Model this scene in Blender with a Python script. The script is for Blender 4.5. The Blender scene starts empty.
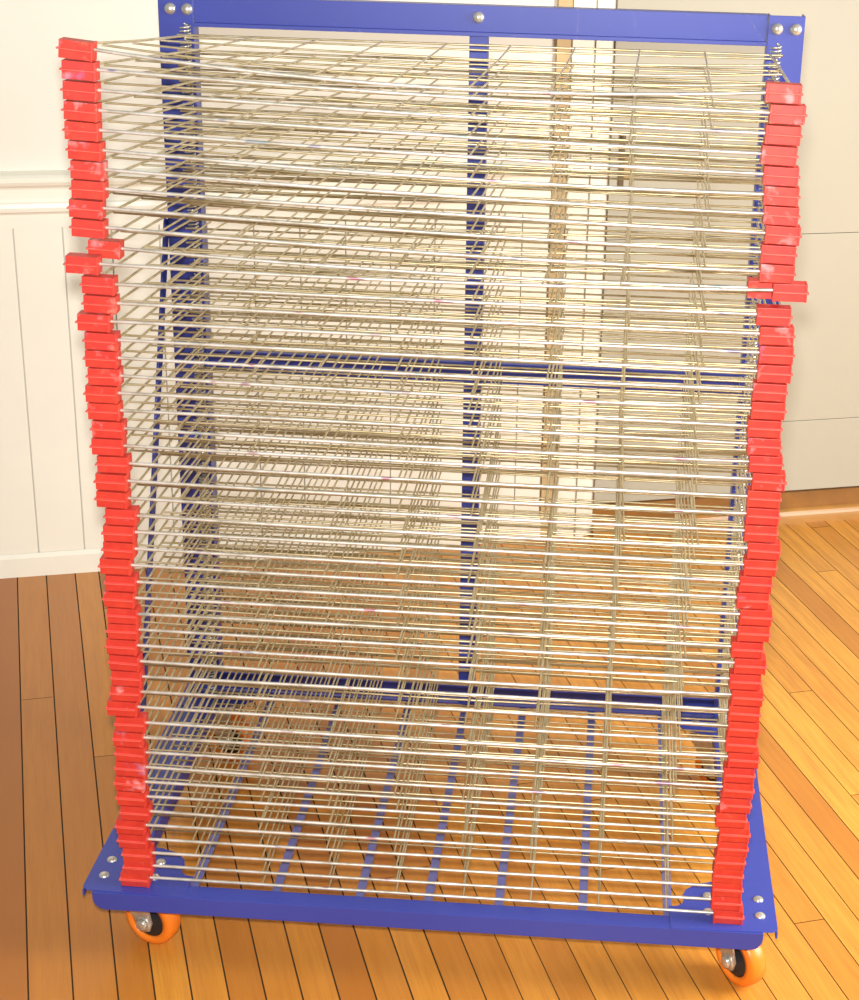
import bpy, bmesh, math, random
from mathutils import Vector, Matrix
random.seed(7)
SC = bpy.context.scene
COL = SC.collection
S = 1.067            # metres per base width
ZF = 0.130           # base plate height above the floor, in base widths
RACK = Vector((0.5, 0.3, -ZF))          # the rack's foot: centre of its base, on the floor

# measured front corners of the 50 trays: (x inner/outer, height) at the front plane
LX=[0.0667,0.0689,0.0684,0.0678,0.0673,0.0697,0.0714,0.0710,0.0664,0.0678,0.0760,0.0570,0.0760,0.0766,0.0671,0.0749,0.0739,0.0762,0.0714,0.0728,0.0770,0.0749,0.0807,0.0770,0.0764,0.0871,0.0829,0.0813,0.0754,0.0815,0.0778,0.0810,0.0803,0.0771,0.0792,0.0811,0.0786,0.0723,0.0828,0.0782,0.0798,0.0786,0.0764,0.0778,0.0817,0.0738,0.0757,0.0810,0.0815,0.0753]
LZ=[1.1862,1.1614,1.1369,1.1127,1.0887,1.0647,1.0407,1.0167,0.9927,0.9684,0.9338,0.9211,0.8954,0.8709,0.8465,0.8223,0.7983,0.7746,0.7509,0.7271,0.7029,0.6786,0.6542,0.6295,0.6048,0.5803,0.5562,0.5322,0.5080,0.4835,0.4592,0.4353,0.4116,0.3878,0.3638,0.3398,0.3161,0.2921,0.2680,0.2439,0.2203,0.1967,0.1725,0.1485,0.1246,0.1009,0.0776,0.0549,0.0333,0.0127]
RX=[0.9116,0.9183,0.9149,0.9125,0.9166,0.9189,0.9207,0.9245,0.9213,0.9218,0.9114,0.9393,0.9221,0.9278,0.9293,0.9287,0.9249,0.9252,0.9222,0.9237,0.9277,0.9334,0.9291,0.9294,0.9291,0.9348,0.9318,0.9279,0.9261,0.9320,0.9307,0.9241,0.9298,0.9251,0.9297,0.9274,0.9283,0.9269,0.9317,0.9276,0.9279,0.9262,0.9219,0.9280,0.9271,0.9250,0.9238,0.9247,0.9251,0.9294]
RZ=[1.1628,1.1385,1.1141,1.0898,1.0655,1.0415,1.0177,0.9940,0.9702,0.9463,0.9164,0.9232,0.8921,0.8676,0.8431,0.8187,0.7943,0.7699,0.7457,0.7218,0.6981,0.6743,0.6504,0.6264,0.6024,0.5782,0.5541,0.5303,0.5066,0.4826,0.4585,0.4344,0.4104,0.3865,0.3625,0.3384,0.3144,0.2906,0.2669,0.2430,0.2189,0.1950,0.1711,0.1479,0.1248,0.1024,0.0801,0.0576,0.0349,0.0120]
AMB, FLASH, WIN, EXPO = .32, 88, 118, -0.06

# ------------------------------------------------------------------ helpers
def link(name, me, parent=None, mats=(), loc=(0, 0, 0), smooth=False):
    for m in mats:
        me.materials.append(m)
    if smooth:
        for p in me.polygons:
            p.use_smooth = True
    o = bpy.data.objects.new(name, me)
    COL.objects.link(o)
    o.location = loc
    if parent is not None:
        o.parent = parent
    return o

class MB:
    """collects verts and faces in base-width units, relative to an origin"""
    def __init__(self, org=(0, 0, 0)):
        self.v = []; self.f = []; self.m = []; self.sm = []; self.org = Vector(org)
    def add(self, verts, faces, mi=0, sm=False):
        b = len(self.v)
        self.v += [tuple((Vector(q) - self.org) * S) for q in verts]
        for f in faces:
            self.f.append([b + i for i in f]); self.m.append(mi); self.sm.append(sm)
    def box(self, a, b, mi=0):
        (x0, y0, z0), (x1, y1, z1) = a, b
        vs = [(x0, y0, z0), (x1, y0, z0), (x1, y1, z0), (x0, y1, z0), (x0, y0, z1), (x1, y0, z1), (x1, y1, z1), (x0, y1, z1)]
        self.add(vs, [(0, 3, 2, 1), (4, 5, 6, 7), (0, 1, 5, 4), (1, 2, 6, 5), (2, 3, 7, 6), (3, 0, 4, 7)], mi)
    def prism(self, poly, fn0, fn1, mi=0):
        """poly: 2-D outline; fn0 and fn1 map (a, b) to the two ends"""
        n = len(poly)
        vs = [fn0(*p) for p in poly] + [fn1(*p) for p in poly]
        fs = [list(range(n))[::-1], list(range(n, 2 * n))] + [(i, (i + 1) % n, n + (i + 1) % n, n + i) for i in range(n)]
        self.add(vs, fs, mi)
    def tube(self, pts, r, n=6, mi=0, closed_ends=True):
        pts = [Vector(p) for p in pts]
        rings = []
        t0 = (pts[1] - pts[0]).normalized()
        up = Vector((0, 0, 1)) if abs(t0.z) < .9 else Vector((1, 0, 0))
        nrm = (up - t0 * up.dot(t0)).normalized()
        vs = []
        for i, p in enumerate(pts):
            t = (pts[min(i + 1, len(pts) - 1)] - pts[max(i - 1, 0)]).normalized()
            nrm = (nrm - t * nrm.dot(t)).normalized()
            bi = t.cross(nrm)
            for k in range(n):
                a = 2 * math.pi * k / n
                vs.append(p + (nrm * math.cos(a) + bi * math.sin(a)) * r)
        fs = []
        for i in range(len(pts) - 1):
            for k in range(n):
                fs.append((i * n + k, i * n + (k + 1) % n, (i + 1) * n + (k + 1) % n, (i + 1) * n + k))
        self.add(vs, fs, mi, True)
        if closed_ends:
            self.add(vs[:n], [list(range(n))[::-1]], mi)
            self.add(vs[-n:], [list(range(n))], mi)
    def lathe(self, prof, c, ax, n=32, mi=0, closed=False):
        """prof: (radius, offset along the axis)"""
        c = Vector(c); ax = Vector(ax).normalized()
        up = Vector((0, 0, 1)) if abs(ax.z) < .9 else Vector((1, 0, 0))
        e1 = (up - ax * up.dot(ax)).normalized(); e2 = ax.cross(e1)
        vs = []
        for r, h in prof:
            for k in range(n):
                a = 2 * math.pi * k / n
                vs.append(c + ax * h + (e1 * math.cos(a) + e2 * math.sin(a)) * max(r, 1e-5))
        fs = []
        m = len(prof)
        for i in range(m if closed else m - 1):
            j = (i + 1) % m
            for k in range(n):
                fs.append((i * n + k, i * n + (k + 1) % n, j * n + (k + 1) % n, j * n + k))
        self.add(vs, fs, mi, True)
    def mesh(self, name, bevel=0.0):
        me = bpy.data.meshes.new(name)
        me.from_pydata(self.v, [], self.f)
        for p, m, s in zip(me.polygons, self.m, self.sm):
            p.material_index = m; p.use_smooth = s
        bm = bmesh.new(); bm.from_mesh(me)
        bmesh.ops.recalc_face_normals(bm, faces=bm.faces)
        if bevel:
            es = [e for e in bm.edges if len(e.link_faces) == 2 and e.calc_face_angle(0) > .6]
            bmesh.ops.bevel(bm, geom=es, offset=bevel * S, segments=2, affect='EDGES', profile=.6, clamp_overlap=True)
        bm.to_mesh(me); bm.free()
        return me
    def build(self, name, mats, parent=None, bevel=0.0, loc=(0, 0, 0)):
        if not isinstance(mats, (list, tuple)):
            mats = [mats]
        return link(name, self.mesh(name, bevel), parent, mats, loc)

# ------------------------------------------------------------------ materials
def newmat(name):
    m = bpy.data.materials.new(name); m.use_nodes = True
    nt = m.node_tree; b = nt.nodes['Principled BSDF']
    return m, nt, b
def N(nt, t, **kw):
    n = nt.nodes.new(t)
    for k, v in kw.items():
        setattr(n, k, v)
    return n
def ramp(nt, fac, stops):
    r = N(nt, 'ShaderNodeValToRGB')
    el = r.color_ramp.elements
    while len(el) < len(stops):
        el.new(.5)
    for e, (p, c) in zip(el, stops):
        e.position = p; e.color = (*c, 1) if len(c) == 3 else c
    nt.links.new(fac, r.inputs[0])
    return r.outputs[0]
def mix(nt, fac, a, b):
    m = N(nt, 'ShaderNodeMix', data_type='RGBA')
    for s, v in ((0, fac), (6, a), (7, b)):
        if hasattr(v, 'links') or isinstance(v, bpy.types.NodeSocket):
            nt.links.new(v, m.inputs[s])
        elif s == 0:
            m.inputs[0].default_value = v
        else:
            m.inputs[s].default_value = (*v, 1)
    return m.outputs[2]
def noise(nt, scale, detail=3, rough=.6, vec=None, w=None):
    n = N(nt, 'ShaderNodeTexNoise', noise_dimensions='4D' if w is not None else '3D')
    n.inputs['Scale'].default_value = scale; n.inputs['Detail'].default_value = detail; n.inputs['Roughness'].default_value = rough
    if vec is not None: nt.links.new(vec, n.inputs['Vector'])
    if w is not None: nt.links.new(w, n.inputs['W'])
    return n.outputs[0]
def objco(nt, scale=(1, 1, 1)):
    tc = N(nt, 'ShaderNodeTexCoord'); mp = N(nt, 'ShaderNodeMapping')
    mp.inputs['Scale'].default_value = scale
    nt.links.new(tc.outputs['Object'], mp.inputs[0])
    return mp.outputs[0]
def bump(nt, b, h, strength=.2, dist=.002):
    bp = N(nt, 'ShaderNodeBump'); bp.inputs['Strength'].default_value = strength; bp.inputs['Distance'].default_value = dist
    nt.links.new(h, bp.inputs['Height']); nt.links.new(bp.outputs[0], b.inputs['Normal'])

def paint_mat(name, c, rough=.4, var=.08, scale=3.0, dirt=None):
    m, nt, b = newmat(name)
    v = objco(nt)
    n1 = noise(nt, scale, 4, .6, v)
    lo = tuple(x * (1 - var) for x in c); hi = tuple(min(1, x * (1 + var)) for x in c)
    col = ramp(nt, n1, [(.3, lo), (.7, hi)])
    if dirt:
        n2 = noise(nt, 14, 5, .7, v)
        f = ramp(nt, n2, [(.62, (0, 0, 0)), (.75, (1, 1, 1))])
        col = mix(nt, f, col, dirt)
    nt.links.new(col, b.inputs['Base Color'])
    b.inputs['Roughness'].default_value = rough
    return m

M = {}
M['plaster'] = paint_mat('cream wall paint', (.80, .77, .685), .55, .03, 1.5)
M['white'] = paint_mat('white gloss trim paint', (.85, .83, .73), .35, .03, 2)
M['door'] = paint_mat('off white door paint', (.44, .42, .34), .5, .03, 2, (.42, .395, .31))
M['brownwood'] = paint_mat('varnished brown wood', (.27, .115, .022), .35, .25, 9)
M['lightwood'] = paint_mat('varnished light wood', (.42, .20, .045), .3, .15, 9)
M['tan'] = paint_mat('bare tan wood', (.56, .40, .20), .5, .15, 9)
M['brass'] = paint_mat('aged brass', (.42, .29, .10), .45, .2, 20)
M['bronze'] = paint_mat('dark bronze', (.12, .075, .03), .45, .2, 20)
M['blue'] = paint_mat('blue enamel', (.034, .052, .33), .46, .05, 5)
M['dustyblue'] = paint_mat('dusty blue enamel', (.12, .125, .34), .42, .12, 30)
M['blue'].node_tree.nodes['Principled BSDF'].inputs['Coat Weight'].default_value = .15
m, nt, b = newmat('zinc plated steel'); M['zinc'] = m
v = objco(nt); n1 = noise(nt, 60, 3, .6, v)
nt.links.new(ramp(nt, n1, [(.3, (.52, .50, .45)), (.7, (.74, .72, .66))]), b.inputs['Base Color'])
b.inputs['Metallic'].default_value = .7; b.inputs['Roughness'].default_value = .3
# yellowed wire of the trays
m, nt, b = newmat('yellowed zinc wire'); M['wire'] = m
v = objco(nt, (1, 1, 1)); n1 = noise(nt, 22, 4, .65, v)
nt.links.new(ramp(nt, n1, [(.30, (.42, .33, .16)), (.55, (.60, .52, .33)), (.75, (.72, .67, .52))]), b.inputs['Base Color'])
b.inputs['Metallic'].default_value = .6; b.inputs['Roughness'].default_value = .36
# front wires with flecks of old ink
m, nt, b = newmat('ink flecked zinc wire'); M['frontwire'] = m
v = objco(nt, (1, 1, 1)); n1 = noise(nt, 25, 4, .65, v)
c0 = ramp(nt, n1, [(.30, (.40, .37, .29)), (.5, (.62, .60, .54)), (.72, (.76, .75, .73))])
v2 = objco(nt, (1, 3, 3)); n2 = noise(nt, 22, 2, .5, v2)
f2 = ramp(nt, n2, [(.64, (0, 0, 0)), (.70, (.8, .8, .8))])
n3 = noise(nt, 6, 1, .5, v2)
c3 = ramp(nt, n3, [(.36, (.20, .18, .34)), (.45, (.40, .08, .14)), (.52, (.30, .28, .40)), (.6, (.22, .38, .36)), (.68, (.42, .2, .30))])
nt.links.new(mix(nt, f2, c0, c3), b.inputs['Base Color'])
b.inputs['Metallic'].default_value = .5; b.inputs['Roughness'].default_value = .36
# red plastic caps, some with ink stains and pale marks painted as glare
def cap_mat(name, stain_glare):
    m, nt, b = newmat(name)
    oi = N(nt, 'ShaderNodeObjectInfo'); mu = N(nt, 'ShaderNodeMath', operation='MULTIPLY'); mu.inputs[1].default_value = 40
    nt.links.new(oi.outputs['Random'], mu.inputs[0])
    v = objco(nt)
    n0 = noise(nt, 60, 3, .6, v, mu.outputs[0])
    col = ramp(nt, n0, [(.3, (.53, .024, .014)), (.7, (.64, .046, .022))])
    col = mix(nt, ramp(nt, oi.outputs['Random'], [(0, (0, 0, 0)), (1, (.45, .45, .45))]), col, (.55, .022, .024))
    n1 = noise(nt, 38, 3, .6, v, mu.outputs[0])
    f1 = ramp(nt, n1, [(.66 - stain_glare, (0, 0, 0)), (.80 - stain_glare, (.7, .7, .7))])
    n2 = noise(nt, 9, 1, .5, v, mu.outputs[0])
    c1 = ramp(nt, n2, [(.36, (.32, .12, .30)), (.44, (.80, .42, .44)), (.54, (.80, .30, .30)), (.60, (.78, .22, .06)), (.68, (.30, .16, .22))])
    nt.links.new(mix(nt, f1, col, c1), b.inputs['Base Color'])
    b.inputs['Roughness'].default_value = .48; b.inputs['Specular IOR Level'].default_value = .7
    return m
M['cap'] = cap_mat('red plastic', .0)
M['cap_ink_glare'] = cap_mat('ink and glare marked red plastic', .10)
M['cap_ridge_lit'] = paint_mat('lit red plastic ridge', (.78, .13, .10), .4, .2, 40)  # lighter red paints in the light that the cap ridges catch
M['orange'] = paint_mat('orange polyurethane', (.86, .21, .015), .35, .06, 12)
M['black'] = paint_mat('black plastic hub', (.018, .018, .02), .45, .2, 12)
M['gap'] = paint_mat('dark floor gap', (.05, .024, .009), .8, .2, 6)

# oak strip floor
m, nt, b = newmat('varnished oak strips'); M['floor'] = m
at = N(nt, 'ShaderNodeAttribute', attribute_name='plank')
sep = N(nt, 'ShaderNodeSeparateColor'); nt.links.new(at.outputs['Color'], sep.inputs[0])
w = N(nt, 'ShaderNodeMath', operation='MULTIPLY'); w.inputs[1].default_value = 60; nt.links.new(sep.outputs[1], w.inputs[0])
vg = objco(nt, (26, 1.6, 1)); g = noise(nt, 3.2, 5, .65, vg, w.outputs[0])
vf = objco(nt, (120, 3, 1)); gf = noise(nt, 4, 3, .6, vf, w.outputs[0])
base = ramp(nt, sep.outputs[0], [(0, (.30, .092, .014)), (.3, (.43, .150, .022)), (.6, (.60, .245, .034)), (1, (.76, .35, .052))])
c = mix(nt, ramp(nt, g, [(.38, (0, 0, 0)), (.68, (.55, .55, .55))]), base, (.40, .14, .022))
c = mix(nt, ramp(nt, gf, [(.5, (0, 0, 0)), (.8, (.35, .35, .35))]), c, (.32, .105, .018))
nt.links.new(c, b.inputs['Base Color'])
b.inputs['Roughness'].default_value = .32; b.inputs['Specular IOR Level'].default_value = .3
b.inputs['Coat Weight'].default_value = .12; b.inputs['Coat Roughness'].default_value = .15
bump(nt, b, g, .06, .001)

# ------------------------------------------------------------------ the room
def structure(o):
    o['kind'] = 'structure'; return o
# floor of narrow strips, laid at an angle to the rack
TH = math.radians(-19.5)
BD = Vector((math.sin(TH), math.cos(TH), 0)); AC = Vector((BD.y, -BD.x, 0))
rng = random.Random(21)
edges = []
a = .037 - .0618 * 30
while a < .037 - 1e-4:
    edges.append(a); a += .0618
a = .037
while a < 5.2:
    edges.append(a); a += .05107
verts, faces, cols = [], [], []
GAP = .0011
for i in range(len(edges) - 1):
    GAP = .0012 if edges[i] < .5 else .0008
    a0, a1 = edges[i] + GAP, edges[i + 1] - GAP
    y = -2.6 - rng.random()
    while y < 2.45:
        y1 = min(y + rng.uniform(.9, 2.6), 2.45)
        bI = len(verts)
        z = 0.0
        verts += [(a0, y + .0008, z), (a1, y + .0008, z), (a1, y1 - .0008, z), (a0, y1 - .0008, z)]
        faces.append((bI, bI + 1, bI + 2, bI + 3))
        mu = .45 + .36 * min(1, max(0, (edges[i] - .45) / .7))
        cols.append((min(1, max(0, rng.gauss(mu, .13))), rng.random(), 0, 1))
        y = y1
nb = len(verts)
verts += [(edges[0], -3.7, -.004), (edges[-1], -3.7, -.004), (edges[-1], 2.45, -.004), (edges[0], 2.45, -.004)]
faces.append((nb, nb + 1, nb + 2, nb + 3)); cols.append((0, 0, 0, 1))
me = bpy.data.meshes.new('floor')
me.from_pydata([(x * S, y * S, z * S) for x, y, z in verts], [], faces)
ca = me.color_attributes.new('plank', 'FLOAT_COLOR', 'CORNER')
k = 0
for p, cc in zip(me.polygons, cols):
    for _ in p.loop_indices:
        ca.data[k].color = cc; k += 1
me.polygons[len(faces) - 1].material_index = 1
fl = link('floor', me, None, [M['floor'], M['gap']])
fl.rotation_euler = (0, 0, -TH)
structure(fl)

# back wall: s runs along it, d out of it towards the room, h above the floor
WU = Vector((0.95287, 0.30338, 0)); WN = Vector((WU.y, -WU.x, 0)); W0 = Vector((-.5905, 1.2975, 0))
def wp(s, d, h):
    return W0 + WU * s + WN * d + Vector((0, 0, h))
class WB(MB):
    def wbox(self, s0, s1, d0, d1, h0, h1, mi=0):
        vs = [wp(s, d, h) for h in (h0, h1) for s, d in ((s0, d0), (s1, d0), (s1, d1), (s0, d1))]
        self.add(vs, [(0, 3, 2, 1), (4, 5, 6, 7), (0, 1, 5, 4), (1, 2, 6, 5), (2, 3, 7, 6), (3, 0, 4, 7)], mi)
    def wprof(self, prof, s0, s1, mi=0):
        self.prism(prof, lambda d, h: wp(s0, d, h), lambda d, h: wp(s1, d, h), mi)
wl = WB(); wl.wbox(-2.6, 5.2, -.14, -.012, 0, 2.4)
structure(wl.build('wall_back', M['plaster']))
bb = WB(); bb.wprof([(-.0119, 0), (.004, 0), (.004, .044), (.001, .048), (-.003, .0526), (-.0119, .0526)], -2.2, 1.23)
structure(bb.build('baseboard_back', M['white']))
# wainscot boards under the chair rail
wb = WB()
s = .0865 - .0982 * 22
while s < 1.22:
    wb.wbox(s + .0012, min(s + .0982 - .0012, 1.227), -.0119, -.004, .0527, .782)
    s += .0982
structure(wb.build('trim_1', M['white'], bevel=.0012))
cr = WB()
cr.wprof([(-.0119, .778), (-.001, .778), (-.001, .806), (.002, .810), (.008, .813), (.0095, .8215), (.008, .830), (.003, .833), (.001, .838),
          (.001, .858), (.003, .862), (.012, .868), (.016, .875), (.016, .884), (.010, .8885), (-.0119, .8945)], -2.2, 1.226)
structure(cr.build('trim_2', M['white']))
# door casing with a brown stained edge strip
cs = WB()
cs.wbox(1.2637, 1.3145, -.0119, .003, 0, 2.2); cs.wbox(1.3148, 1.336, -.0119, .008, 0, 2.2); cs.wbox(1.3363, 1.357, -.0119, .003, 0, 2.2)
structure(cs.build('trim_3', M['white'], bevel=.0015))
st = WB(); st.wbox(1.231, 1.2635, -.0119, -.001, 0, 2.2)
structure(st.build('trim_4', M['tan']))
# big flush white door of three boards, hung just above the brown baseboard
dr = WB()
for h0, h1 in ((.0835, .2618), (.2630, .7170), (.7182, 2.2)):
    dr.wbox(1.3578, 5.2, -.0119, .010, h0, h1)
dj = dr.build('door_1', M['door'], bevel=.0012); structure(dj)
hg = WB(); hg.wbox(1.3775, 1.3895, .0101, .0135, .829, .938)
hg.lathe([(0, .008), (.006, .0075), (.007, .004), (.006, -.004), (0, -.0045)], wp(1.3835, .012, .944), (0, 0, 1), 14)
hg.build('hinge', M['bronze'], dj)
hp = WB(); hp.wbox(1.390, 1.417, .0101, .0125, .856, .908); hp.build('hinge_leaf', M['brass'], dj)
rb = WB(); rb.wprof([(-.0119, 0), (.002, 0), (.002, .070), (-.002, .0745), (-.0119, .0745)], 1.3575, 5.2)
structure(rb.build('baseboard_right', M['brownwood']))
qs = [(.0021, 0)] + [(.0021 + .017 * math.cos(t), .034 * math.sin(t)) for t in [i * math.pi / 16 for i in range(9)]]
sh = WB(); sh.wprof(qs, 1.3575, 5.2)
structure(sh.build('trim_5', M['lightwood']))

# ------------------------------------------------------------------ the drying rack
rack = bpy.data.objects.new('drying_rack', None); COL.objects.link(rack)
rack.location = S * (RACK + Vector((0, 0, ZF)))
rack['label'] = 'blue steel screen printing drying rack with red capped wire trays on orange casters'
rack['category'] = 'drying rack'
def RB():
    return MB(RACK)
def bolt(x, y, z, ax, parent, r=.0085, h=.006, mat='zinc'):
    b_ = RB()
    b_.lathe([(0, h)] + [(r * math.sin(t), h * math.cos(t)) for t in (.35, .7, 1.05, 1.35)] + [(r, 0), (r, -.003)], (x, y, z), ax, 16)
    return b_.build('bolt', M[mat], parent)

# base
BK = .655
fr = RB()
def skirt(x0, x1, z0, z1, r):
    pts = [(x0, z1), (x1, z1)]
    pts += [(x1 - r + r * math.cos(-t), z0 + r + r * math.sin(-t)) for t in [i * math.pi / 12 for i in range(7)]]
    pts += [(x0 + r - r * math.sin(t), z0 + r - r * math.cos(t)) for t in [i * math.pi / 12 for i in range(7)]]
    return pts
fr.prism(skirt(.017, .979, -.029, -.0005, .019), lambda a, b: (a, -.0125, b), lambda a, b: (a, -.0095, b))
fr.box((.017, -.0095, -.0035), (.979, .018, -.0005))
fr.build('base_rail', M['blue'], rack, .0008)
rr = RB()
rr.prism(skirt(.017, .979, -.029, -.0005, .019), lambda a, b: (a, BK + .0095, b), lambda a, b: (a, BK + .0125, b))
rr.box((.017, BK - .045, -.0035), (.979, BK + .0095, -.0005))
rr.build('base_rail', M['blue'], rack, .0008)
for sx in (0, 1):
    X = (lambda x: x) if sx == 0 else (lambda x: 1 - x)
    def bx(mb, x0, x1, y0, y1, z0, z1):
        a, c_ = sorted((X(x0), X(x1))); mb.box((a, y0, z0), (c_, y1, z1))
    sr = RB()
    bx(sr, .0, .066, .019, BK - .046, -.0035, -.0005); bx(sr, .0, .003, -.004, BK + .004, -.013, -.0035); bx(sr, .063, .066, .019, BK - .046, -.03, -.0035)
    sr.build('base_rail', M['blue'], rack, .0008)
    for sy in (0, 1):
        Y = (lambda y: y) if sy == 0 else (lambda y: BK - y)
        out = [(0, .0), (.008, -.0085), (.152, -.0125), (.153, .040), (.141, .042), (.134, .048), (.1315, .057), (.133, .068), (.128, .083), (.113, .098), (.09, .107), (.066, .110), (0, .110)]
        cp = RB(); cp.prism(out, lambda a, b_: (X(a), Y(b_), -.0006), lambda a, b_: (X(a), Y(b_), .0006))
        plate = cp.build('corner_plate', M['blue'], rack, .0008)
        for qx, qy in ((.023, .069), (.023, .029), (.096, .070), (.097, .031)):
            bolt(X(qx), Y(qy), .0006, (0, 0, 1), plate, .0078, .0045)
for x in (.158, .278, .400, .500, .602, .723, .845):
    sl = RB(); sl.box((x - .0062, -.0085, -.0062), (x + .0062, BK + .005, -.0037))
    sl.build('base_slat', M['dustyblue'], rack, .0005)

# casters
def caster(cx, cy, wx, wy, face):
    """swivel over (cx, cy); wheel centre at (wx, wy); face = direction the axle points"""
    cn = Vector((wx, wy, -ZF + .0435)); ax = Vector((face[0], face[1], 0)).normalized()
    lat = Vector((-ax.y, ax.x, 0))
    f = RB()
    f.box((cx - .045, cy - .032, -.0105), (cx + .045, cy + .032, -.0066))
    f.lathe([(0, -.0106), (.026, -.0106), (.030, -.016), (.030, -.024), (.024, -.030), (0, -.030)], (cx, cy, 0), (0, 0, 1), 24)
    top = Vector((cx, cy, -.031))
    hw = .0215
    for sg in (-1, 1):
        a0 = cn + ax * (sg * hw); a1 = cn + ax * (sg * (hw + .0028))
        t0 = Vector((top.x, top.y, -.0305)) + ax * (sg * hw); t1 = t0 + ax * (sg * .0028)
        def plate(o_, t_):
            return [t_ + lat * .030, o_ + lat * .0155 + Vector((0, 0, .004)), o_ + lat * .011 + Vector((0, 0, -.010)), o_ + Vector((0, 0, -.0145)),
                    o_ - lat * .011 + Vector((0, 0, -.010)), o_ - lat * .0155 + Vector((0, 0, .004)), t_ - lat * .030]
        A = plate(a0, t0); B = plate(a1, t1); n = len(A)
        f.add(A + B, [list(range(n))[::-1], list(range(n, 2 * n))] + [(i, (i + 1) % n, n + (i + 1) % n, n + i) for i in range(n)])
    c0 = top
    vs = [c0 + ax * (sa * (hw + .0028)) + lat * (sl_ * .030) + Vector((0, 0, dz)) for dz in (-.002, .002) for sa, sl_ in ((-1, -1), (1, -1), (1, 1), (-1, 1))]
    f.add(vs, [(0, 3, 2, 1), (4, 5, 6, 7), (0, 1, 5, 4), (1, 2, 6, 5), (2, 3, 7, 6), (3, 0, 4, 7)])
    c = f.build('caster', M['zinc'], rack)
    R = .0435; hb = .0155
    w_ = RB()
    w_.lathe([(.029, -hb), (.036, -hb - .0005), (.0405, -hb + .002), (R - .0008, -hb + .006), (R, 0), (R - .0008, hb - .006), (.0405, hb - .002), (.036, hb + .0005), (.029, hb), (.028, hb - .003), (.028, -hb + .003)], cn, ax, 48, closed=True)
    w_.build('wheel', M['orange'], c)
    h_ = RB()
    h_.lathe([(0, -hb + .003), (.024, -hb + .002), (.0278, -hb + .0035), (.0278, hb - .0035), (.024, hb - .002), (.016, hb - .0035), (.012, hb + .003), (0, hb + .003)], cn, ax, 32)
    h_.build('hub', M['black'], c)
    k_ = RB()
    k_.lathe([(0, -.029), (.009, -.029), (.0095, -.0255), (.0055, -.0252), (.0055, .0252), (.0095, .0255), (.0095, .0305), (.0075, .0318), (0, .0320)], cn, ax, 6)
    k_.lathe([(.0055, .0246), (.0125, .0246), (.0125, .0256), (.0055, .0256)], cn, ax, 20, closed=True)
    k_.build('axle_bolt', M['zinc'], c)
caster(.062, .060, .083, .060, (-.375, -.927))
caster(.938, .060, .957, .052, (-.80, -.60))
caster(.066, .600, .083, .598, (-.30, -.95))
caster(.934, .600, .950, .590, (-.60, -.80))

# uprights
YP = .604
for sx in (0, 1):
    X = (lambda x: x) if sx == 0 else (lambda x: 1 - x)
    po = RB()
    u_ = [(.009, YP), (.0635, YP), (.0635, YP + .032), (.0605, YP + .032), (.0605, YP + .003), (.012, YP + .003), (.012, YP + .032), (.009, YP + .032)]
    po.prism(u_, lambda a, b_: (X(a), b_, .0033), lambda a, b_: (X(a), b_, 1.192))
    post = po.build('post', M['blue'], rack, .0008)
    for qx in (.028, .054) if sx == 0 else (.022, .050):
        bolt(X(qx), YP, 1.1725, (0, -1, 0), post, .0092, .0075)
    if sx == 0:
        br = RB()
        A = Vector((X(.0055), YP + .006, .845)); B = Vector((X(.0055), .285, .004))
        d_ = (B - A).normalized(); sd = d_.cross(Vector((1, 0, 0))).normalized() * .0125
        xs = Vector((.0018, 0, 0))
        vs = [q + s1 * sd + s2 * xs for q in (A, B) for s1, s2 in ((-1, -1), (1, -1), (1, 1), (-1, 1))]
        br.add(vs, [(0, 3, 2, 1), (4, 5, 6, 7), (0, 1, 5, 4), (1, 2, 6, 5), (2, 3, 7, 6), (3, 0, 4, 7)])
        brace = br.build('side_brace', M['blue'], rack, .0006)
        bolt(X(.0037), YP + .008, .835, (-1 if sx == 0 else 1, 0, 0), brace, .007, .005)
cpst = RB()
cpst.prism([(.487, .6125), (.5155, .6125), (.5155, .634), (.513, .634), (.513, .615), (.4895, .615), (.4895, .634), (.487, .634)],
           lambda a, b_: (a, b_, .0), lambda a, b_: (a, b_, 1.186))
cpst.build('post', M['blue'], rack, .0006)
tb = RB()
prof = [(.606, 1.1535), (.606, 1.192), (.632, 1.192), (.632, 1.1895), (.609, 1.1895), (.609, 1.1475), (.5975, 1.1475), (.5975, 1.1535)]
tb.prism(prof, lambda a, b_: (.0645, a, b_), lambda a, b_: (.9355, a, b_))
bar = tb.build('top_bar', M['blue'], rack, .0006)
bolt(.5005, .606, 1.1745, (0, -1, 0), bar, .0092, .0075)
for zc in (.614, .0240):
    cb = RB()
    cb.prism([(.6085, zc - .02), (.6115, zc - .02), (.6115, zc + .02), (.592, zc + .02), (.592, zc + .0172), (.6085, zc + .0172)],
             lambda a, b_: (.0645, a, b_), lambda a, b_: (.9355, a, b_))
    cb.build('crossbar', M['blue'], rack, .0006)

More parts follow.
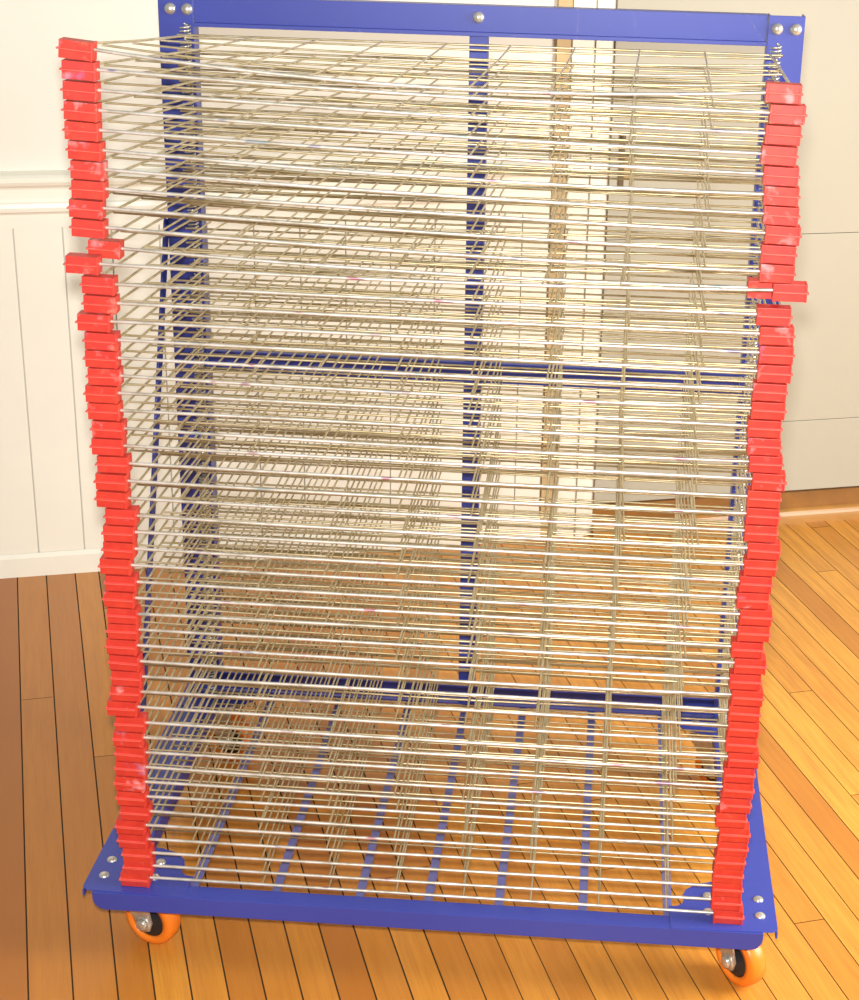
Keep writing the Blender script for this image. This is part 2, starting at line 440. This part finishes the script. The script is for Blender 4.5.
# ------------------------------------------------------------------ 50 hinged wire trays
YH = .577
LXS = [.0675 + .097 * k for k in range(10)]      # side wires at both ends, eight long wires between
def make_cap(sign):
    """origin: middle of the ridge at the front face; sign -1 = left hand cap (outer end at -x)"""
    c = MB()
    c.box((-.0204, 0, -.0116), (.0204, .020, .0104))
    x0, x1 = (-.0226, .0200) if sign < 0 else (-.0200, .0228)
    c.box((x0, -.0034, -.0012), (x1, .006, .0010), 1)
    xi = .0176 if sign < 0 else -.0210
    c.box((xi, -.0016, -.0118), (xi + .0034, .0202, .0107))
    if sign > 0:
        c.box((.0180, -.0014, -.0117), (.0208, .0202, .0106))
    return c.mesh('end_cap', .0006)
CAPM = {}
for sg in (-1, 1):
    for key in ('cap', 'cap_ink_glare'):
        me = make_cap(sg); me.materials.append(M[key]); me.materials.append(M['cap_ridge_lit']); CAPM[sg, key] = me
spm = MB()
pts = []
for i in range(46):
    a_ = i / 45 * 2 * math.pi * 3.2
    pts.append((.0075 * math.cos(a_), .0075 * math.sin(a_), -.0085 + .017 * i / 45))
pts = [(0, .012, -.010), (.003, .004, -.0095)] + pts + [(.003, -.004, .0095), (0, -.006, .0125)]
spm.tube(pts, .0016, 5)
SPR = spm.mesh('spring'); SPR.materials.append(M['zinc'])
rs = random.Random(5)
XC = .503
for i in range(50):
    zh = .0125 + (49 - i) * .02296
    yf = .0135 if i != 10 else .0485
    zl, zr = LZ[i], RZ[i]; xl, xr = LX[i], RX[i]
    if i == 11: xr -= .018                       # its cap has slid out along the wire
    dx = .5 * ((xl - .0675) + (xr - .9405))
    dx = max(-.02, min(.02, dx))
    sag = .0205 if i == 0 else rs.uniform(-.001, .004) + (.004 if i < 12 else 0)
    bow = rs.gauss(0, .0022); tw = rs.gauss(0, .0012); ph = rs.uniform(0, 6.28)
    if i == 49: sag = 0; bow = 0; tw = 0
    if i >= 46: bow = abs(bow) * .3; sag = abs(sag) * .3
    def zz(x, t):
        """height of the tray at x; t = 0 front, 1 hinge"""
        q = (x - xl) / (xr - xl)
        zf = zl + (zr - zl) * q - sag * 4 * q * (1 - q)
        return zf * (1 - t) + zh * t + bow * math.sin(math.pi * t) * math.sin(math.pi * min(1, max(0, q))) + tw * math.sin(3 * x * 3.1 + ph + 4 * t) * math.sin(math.pi * t)
    def P(x, t, dz=0):
        return (x + dx * (1 - t), yf + (YH - yf) * t, zz(x + dx * (1 - t), t) + dz)
    sh = RB()
    n_ = 14
    sh.tube([(xl + .004 + (xr - xl - .008) * k / n_, yf, zz(xl + (xr - xl) * k / n_, 0)) for k in range(n_ + 1)] if i != 11 else
            [(xl + .004 + (RX[i] - xl - .015) * k / n_, yf, zz(xl + (RX[i] - xl) * k / n_, 0)) for k in range(n_ + 1)], .0023, 7, 1)
    for t in (.232, .464, .696, .93):
        tj = t + rs.uniform(-.008, .008)
        sh.tube([P(LXS[0] + (LXS[-1] - LXS[0]) * k / 12, tj, -.0026) for k in range(13)], .0016, 5, 0)
    sh.tube([(.044, YH, zh - .0003)] + [P(LXS[0] + (LXS[-1] - LXS[0]) * k / 10, 1, -.0003) for k in range(11)] + [(.959, YH, zh - .0003)], .0017, 6, 0)
    for k, x in enumerate(LXS):
        r_ = .0019 if k in (0, 9) else .0014
        sh.tube([P(x, t / 7, 0) for t in range(8)], r_, 5, 0)
    tray = sh.build('wire_tray', [M['wire'], M['frontwire']], rack)
    for sg, x, z in ((-1, LX[i], zl), (1, RX[i], zr)):
        key = 'cap_ink_glare' if (i < 22 and rs.random() < .85) or rs.random() < .12 else 'cap'
        o = bpy.data.objects.new('end_cap', CAPM[sg, key]); COL.objects.link(o); o.parent = tray
        slope = (zr - zl) / (xr - xl)
        tl = math.atan(slope) + rs.gauss(0, .006)
        if sg < 0: tl -= (.075 if i == 0 else .035 if i < 4 else .022 if i < 16 else .006)
        if i >= 44: tl *= .3
        yc = .005 if i != 10 else .040
        o.location = S * (Vector((x, yc, z - (.0205 * math.sin(abs(tl)) if sg < 0 else 0))) - RACK)
        o.rotation_euler = (0, tl * -1, rs.gauss(0, .015) if i != 10 else 0)
        sp = bpy.data.objects.new('spring', SPR); COL.objects.link(sp); sp.parent = tray
        sp.location = S * (Vector((.0535 if sg < 0 else .9495, YH + .012, zh + .004)) - RACK)

# ------------------------------------------------------------------ light and camera
w_ = bpy.data.worlds.new('room'); SC.world = w_; w_.use_nodes = True
bg = w_.node_tree.nodes['Background']; bg.inputs[0].default_value = (1.0, .95, .86, 1); bg.inputs[1].default_value = AMB
def area(name, loc, target, size, power, col, shape='SQUARE', sy=None):
    l = bpy.data.lights.new(name, 'AREA'); l.energy = power; l.color = col; l.shape = shape; l.size = size
    if sy: l.size_y = sy
    o = bpy.data.objects.new(name, l); COL.objects.link(o); o.location = loc
    o.rotation_euler = (Vector(target) - Vector(loc)).to_track_quat('-Z', 'Y').to_euler()
    return o
def RW(x, y, z):
    return Vector((x, y, z + ZF)) * S
area('camera_flash', RW(.708, -2.02, 1.515), RW(.5, .6, .85), .05, FLASH, (1, .97, .92))
area('window_light', RW(2.7, .0, 1.15), RW(1.0, .1, .25), 1.2, WIN, (1, .96, .88), 'RECTANGLE', 1.6)

cam = bpy.data.cameras.new('camera'); co = bpy.data.objects.new('camera', cam); COL.objects.link(co)
right = Vector((0.99732126, 0.06857375, 0.02545457)); down = Vector((0.04846235, -0.35881107, -0.93215128)); fwd = Vector((-0.05478773, 0.93088789, -0.36117315))
mx = Matrix((right, -down, -fwd)).transposed().to_4x4()
mx.translation = RW(0.719137546, -2.04217186, 1.45195220)
co.matrix_world = mx
cam.sensor_fit = 'VERTICAL'; cam.sensor_height = 36; cam.lens = 1702.81 / 1000 * 36
cam.shift_x = (429.5 - 507.088) / 1000; cam.shift_y = -(500 - 481.399) / 1000
cam.clip_start = .05; cam.clip_end = 50
SC.camera = co
SC.view_settings.view_transform = 'Standard'; SC.view_settings.look = 'None'
SC.view_settings.gamma = 1; SC.view_settings.use_curve_mapping = False; SC.view_settings.exposure = EXPO
